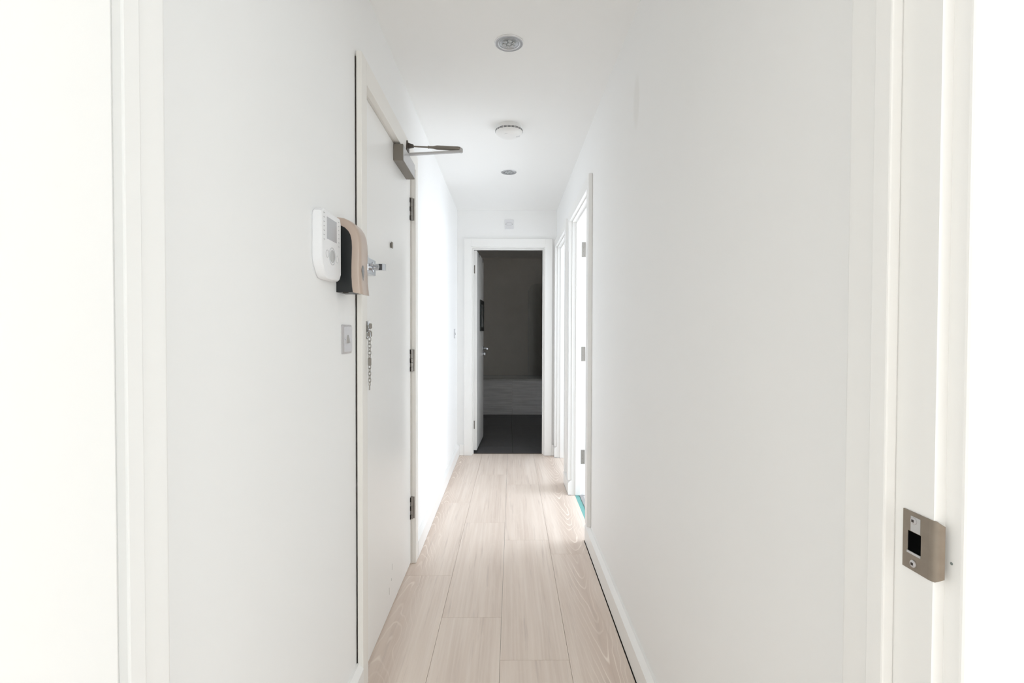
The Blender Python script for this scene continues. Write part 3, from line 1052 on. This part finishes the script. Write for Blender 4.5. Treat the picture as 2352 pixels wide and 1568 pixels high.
obj('button_ring', ringmesh(1.339, 1.3905, 0.0225, 0.0010, XI), GREYP, ic, smooth=60)
obj('round_button', lathe(BM(), [(0.0165, -0.001), (0.0165, 0.0012), (0.0150, 0.002), (0, 0.0012)], axisM((XI, 1.339, 1.3905), (1, 0, 0)), 32), plain('pressed_grey', (0.50, 0.50, 0.50), 0.4), ic, smooth=35)
obj('side_button', ringmesh(1.302, 1.3925, 0.0095, 0.0007, XI), LINEP, ic, smooth=60)
obj('side_button', ringmesh(1.377, 1.3880, 0.0095, 0.0007, XI), LINEP, ic, smooth=60)

# scent dispenser
dp = empty('air_freshener_dispenser', (XW, 1.484, 1.30), 'champagne and black air freshener dispenser behind the intercom', 'dispenser')
PB = [(0.002, 1.4985), (0.0147, 1.4946), (0.0257, 1.4891), (0.0349, 1.4799), (0.0413, 1.4689), (0.045, 1.4523), (0.0459, 1.4321), (0.045, 1.4044), (0.0441, 1.3768), (0.0441, 1.3492), (0.0456, 1.3216), (0.0478, 1.3041)]
PO = [(0.002, 1.5215), (0.0200, 1.5190), (0.0370, 1.5110), (0.0520, 1.4990), (0.0615, 1.4850), (0.0668, 1.4690), (0.0698, 1.4500), (0.0708, 1.4250), (0.0702, 1.3980), (0.0695, 1.3710), (0.0705, 1.3380), (0.0750, 1.2985)]
ya_, yb_ = 1.4427, 1.528
b = BM()
pts = [(XW + d, z_) for d, z_ in PB] + [(XW, 1.3041), (XW, 1.4990)]
lo = [b.verts.new((x, ya_ + 0.001, z_)) for x, z_ in pts]
hi = [b.verts.new((x, yb_ - 0.001, z_)) for x, z_ in pts]
n = len(pts)
b.faces.new(lo)
b.faces.new(hi)
for i in range(n):
    b.faces.new((lo[i], lo[(i + 1) % n], hi[(i + 1) % n], hi[i]))
bmesh.ops.recalc_face_normals(b, faces=b.faces)
tag(obj('back_body', b, BLACK, dp), 'black plastic back of the dispenser')
b = BM()
prof = [(0.0, 0.0), (0.70, 0.0), (0.86, 0.0025), (0.95, 0.009), (0.985, 0.018), (1.0, 0.030), (1.005, 0.0427)]
cols = prof + [(a, (yb_ - ya_) - y_) for a, y_ in reversed(prof[:-1])]
gridv = []
for (db, zb_), (do, zo) in zip(PB, PO):
    gridv.append([b.verts.new((XW + db + (do - db) * a, ya_ + y_, zb_ + (zo - zb_) * a)) for a, y_ in cols])
for p, q in zip(gridv, gridv[1:]):
    for i in range(len(cols) - 1):
        b.faces.new((p[i], p[i + 1], q[i + 1], q[i]))
b.faces.new(gridv[0])
b.faces.new(gridv[-1])
bmesh.ops.recalc_face_normals(b, faces=b.faces)
tag(obj('front_cover', b, BEIGE, dp, smooth=50), 'glossy champagne front cover')
b = BM()
cen = (1.468, 1.3650)
ring = [b.verts.new((XW + 0.0705, cen[0] + 0.012 * math.cos(t) * (1 if math.sin(t) > 0 else 1 - 0.6 * abs(math.sin(t))), cen[1] + (0.019 if math.sin(t) > 0 else 0.026) * math.sin(t))) for t in [2 * PI * i / 24 for i in range(24)]]
rin = [b.verts.new((XW + 0.062, v.co.y, v.co.z)) for v in ring]
b.faces.new(ring)
for i in range(24):
    b.faces.new((ring[i], ring[(i + 1) % 24], rin[(i + 1) % 24], rin[i]))
bmesh.ops.recalc_face_normals(b, faces=b.faces)
tag(obj('drop_window', b, plain('smoked_window', (0.16, 0.155, 0.15), 0.2), dp), 'dark drop-shaped window')
obj('catch', bx(XW + 0.018, XW + 0.032, ya_ + 0.003, ya_ + 0.012, 1.3025, 1.3045), GAP, dp)


# light switches
def wall_switch(yc, zc, w, label, rough_plate=BRUSH, rim=BRUSH, rock=STEEL):
    s = empty('light_switch', (XW, yc, zc - w / 2), label, 'light switch', None, 'hallway light switches')
    b = BM()
    lay = []
    for (xx, ww) in ((0.0003, w), (0.0035, w - 0.0005), (0.0065, w - 0.011)):
        lay.append([b.verts.new((XW + xx, p, q)) for p, q in rrect(yc, zc, ww, ww, 0.005, 4)])
    n = len(lay[0])
    for p, q in zip(lay, lay[1:]):
        for i in range(n):
            b.faces.new((p[i], p[(i + 1) % n], q[(i + 1) % n], q[i]))
    b.faces.new(lay[0])
    b.faces.new(lay[-1])
    bmesh.ops.recalc_face_normals(b, faces=b.faces)
    obj('plate_rim', b, rim, s)
    b = BM()
    prism(b, rrect(yc, zc, w - 0.0115, w - 0.0115, 0.004, 4), 0, XW + 0.006, XW + 0.0069, bev=0.0003, seg=1)
    obj('plate', b, rough_plate, s)
    b = BM()
    prism(b, [(XW + 0.006, zc - 0.0125), (XW + 0.0125, zc - 0.0115), (XW + 0.0072, zc + 0.0125), (XW + 0.006, zc + 0.0125)], 1, yc - 0.0095, yc + 0.0035)
    obj('rocker', b, rock, s)
    for dy in (-0.0300, 0.0300):
        obj('screw', lathe(BM(), [(0.0035, 0), (0.0035, 0.0006), (0.0025, 0.0012)], axisM((XW + 0.0064, yc + dy, zc), (1, 0, 0)), 14), CHROME, s, smooth=35)
    return s


wall_switch(1.5285, 1.168, 0.0875, 'brushed metal light switch below the dispenser, beside the front door')
wall_switch(4.585, 1.178, 0.0860, 'small pale light switch on the bright wall near the bathroom', WHITEP, GREYP, LINEP)

# ------------------------------------------------------------------ plate over the bathroom doorway
wp = empty('blank_plate', (0.004, YE, 2.18), 'square white connection plate above the bathroom doorway', 'wall plate')
b = BM()
prism(b, rrect(0.004, 2.227, 0.087, 0.087, 0.006, 4), 1, YE - 0.009, YE)
obj('plate', b, plain('greyed_white_plastic', (0.76, 0.76, 0.775), 0.4), wp)
b = BM()
for (x0, x1, z0, z1) in ((-0.021, 0.026, 2.240, 2.2425), (0.0235, 0.026, 2.217, 2.240), (-0.021, 0.026, 2.215, 2.217), (-0.021, -0.0185, 2.217, 2.240)):
    box(b, x0, x1, YE - 0.0096, YE - 0.0085, z0, z1)
obj('outline', b, GREYP, wp)
for dx in (-0.029, 0.034):
    obj('screw', lathe(BM(), [(0.0034, 0), (0.0028, 0.0012)], axisM((dx, YE - 0.009, 2.227), (0, -1, 0)), 12), CLOSER, wp)


# ------------------------------------------------------------------ ceiling fittings
def downlight(y, label):
    dl = empty('downlight', (-0.001, y, ZC), label, 'downlight', None, 'ceiling downlights')
    M0 = Matrix.Translation((-0.001, y, ZC)) @ Matrix.Rotation(PI, 4, 'X')
    obj('bezel', lathe(BM(), [(0.0575, 0.0), (0.0575, 0.003), (0.0555, 0.0055), (0.0520, 0.0060), (0.0420, 0.0050), (0.0400, 0.0042), (0.0400, 0.0005)], M0, 48, cap=False), LAMPS, dl, smooth=30)
    obj('bezel_rim', lathe(BM(), [(0.0580, 0.0), (0.0590, 0.0015), (0.0580, 0.0040), (0.0565, 0.0045)], M0, 48, cap=False), WHITEP, dl, smooth=30)
    obj('bezel_gap', lathe(BM(), [(0.0405, 0.0012), (0.0385, 0.0012)], M0, 40, cap=False), GAP, dl)
    pl = obj('lamp_face', lathe(BM(), [(0.0388, 0.0005), (0.0388, 0.0040), (0.0365, 0.0050), (0.0330, 0.0035), (0, 0.0030)], M0, 40, cap=False), LEDB, dl, smooth=30)
    for k in range(7):
        if k == 6:
            px_, py_ = 0, 0
        else:
            px_, py_ = 0.0195 * math.cos(k * PI / 3 + 0.3), 0.0195 * math.sin(k * PI / 3 + 0.3)
        Mk = M0 @ Matrix.Translation((px_, py_, 0.003))
        obj('led_lens', lathe(BM(), [(0.0085, 0), (0.0080, 0.0028), (0.0055, 0.0048), (0.0030, 0.0042), (0, 0.0036)], Mk, 16), LED, pl, smooth=30)
    return dl


downlight(2.045, 'large silver ceiling downlight nearest the camera')
downlight(3.672, 'small-looking silver ceiling downlight beyond the smoke alarm')

sa = empty('smoke_alarm', (0, 2.868, ZC), 'round white smoke alarm between the two downlights', 'smoke alarm')
MS = Matrix.Translation((0, 2.868, ZC)) @ Matrix.Rotation(PI, 4, 'X')
obj('base', lathe(BM(), [(0.0700, 0), (0.0700, 0.016), (0.0735, 0.020)], MS, 48), SMOKE, sa, smooth=30)
obj('body', lathe(BM(), [(0.0735, 0.0195), (0.0765, 0.023), (0.0770, 0.033), (0.0745, 0.038), (0.0690, 0.045), (0.0560, 0.054), (0.0300, 0.058), (0, 0.0585)], MS, 48), SMOKE, sa, smooth=35)
b = BM()
for row, (rr_, hh) in enumerate(((0.0766, 0.0255), (0.0770, 0.0310))):
    for k in range(22):
        a = 2 * PI * (k + 0.5) / 22
        Mk = MS @ Matrix.Rotation(a, 4, 'Z') @ Matrix.Translation((rr_, 0, hh))
        box(b, -0.002, 0.0008, -0.0085, 0.0085, -0.0013, 0.0013, M=Mk)
obj('vent_grille', b, BLACK, sa)['kind'] = 'stuff'
Mb = MS
b = BM()
tube(b, [MS @ Vector((-0.014 + 0.010 * math.cos(t), 0.034 + 0.008 * math.sin(t), 0.0558)) for t in [PI * i / 10 for i in range(11)]], 0.0008, 6)
obj('test_mark', b, GREYP, sa)
for k in range(4):
    xx = 0.040 + k * 0.0058
    zz = 0.058 - 0.004 * (xx - 0.030) / 0.026 if xx < 0.056 else 0.054 - 0.009 * (xx - 0.056) / 0.013
    obj('sounder_slot', box(BM(), xx, xx + 0.0024, -0.012, 0.002, zz - 0.004, zz + 0.0004, M=MS), GREYP, sa)
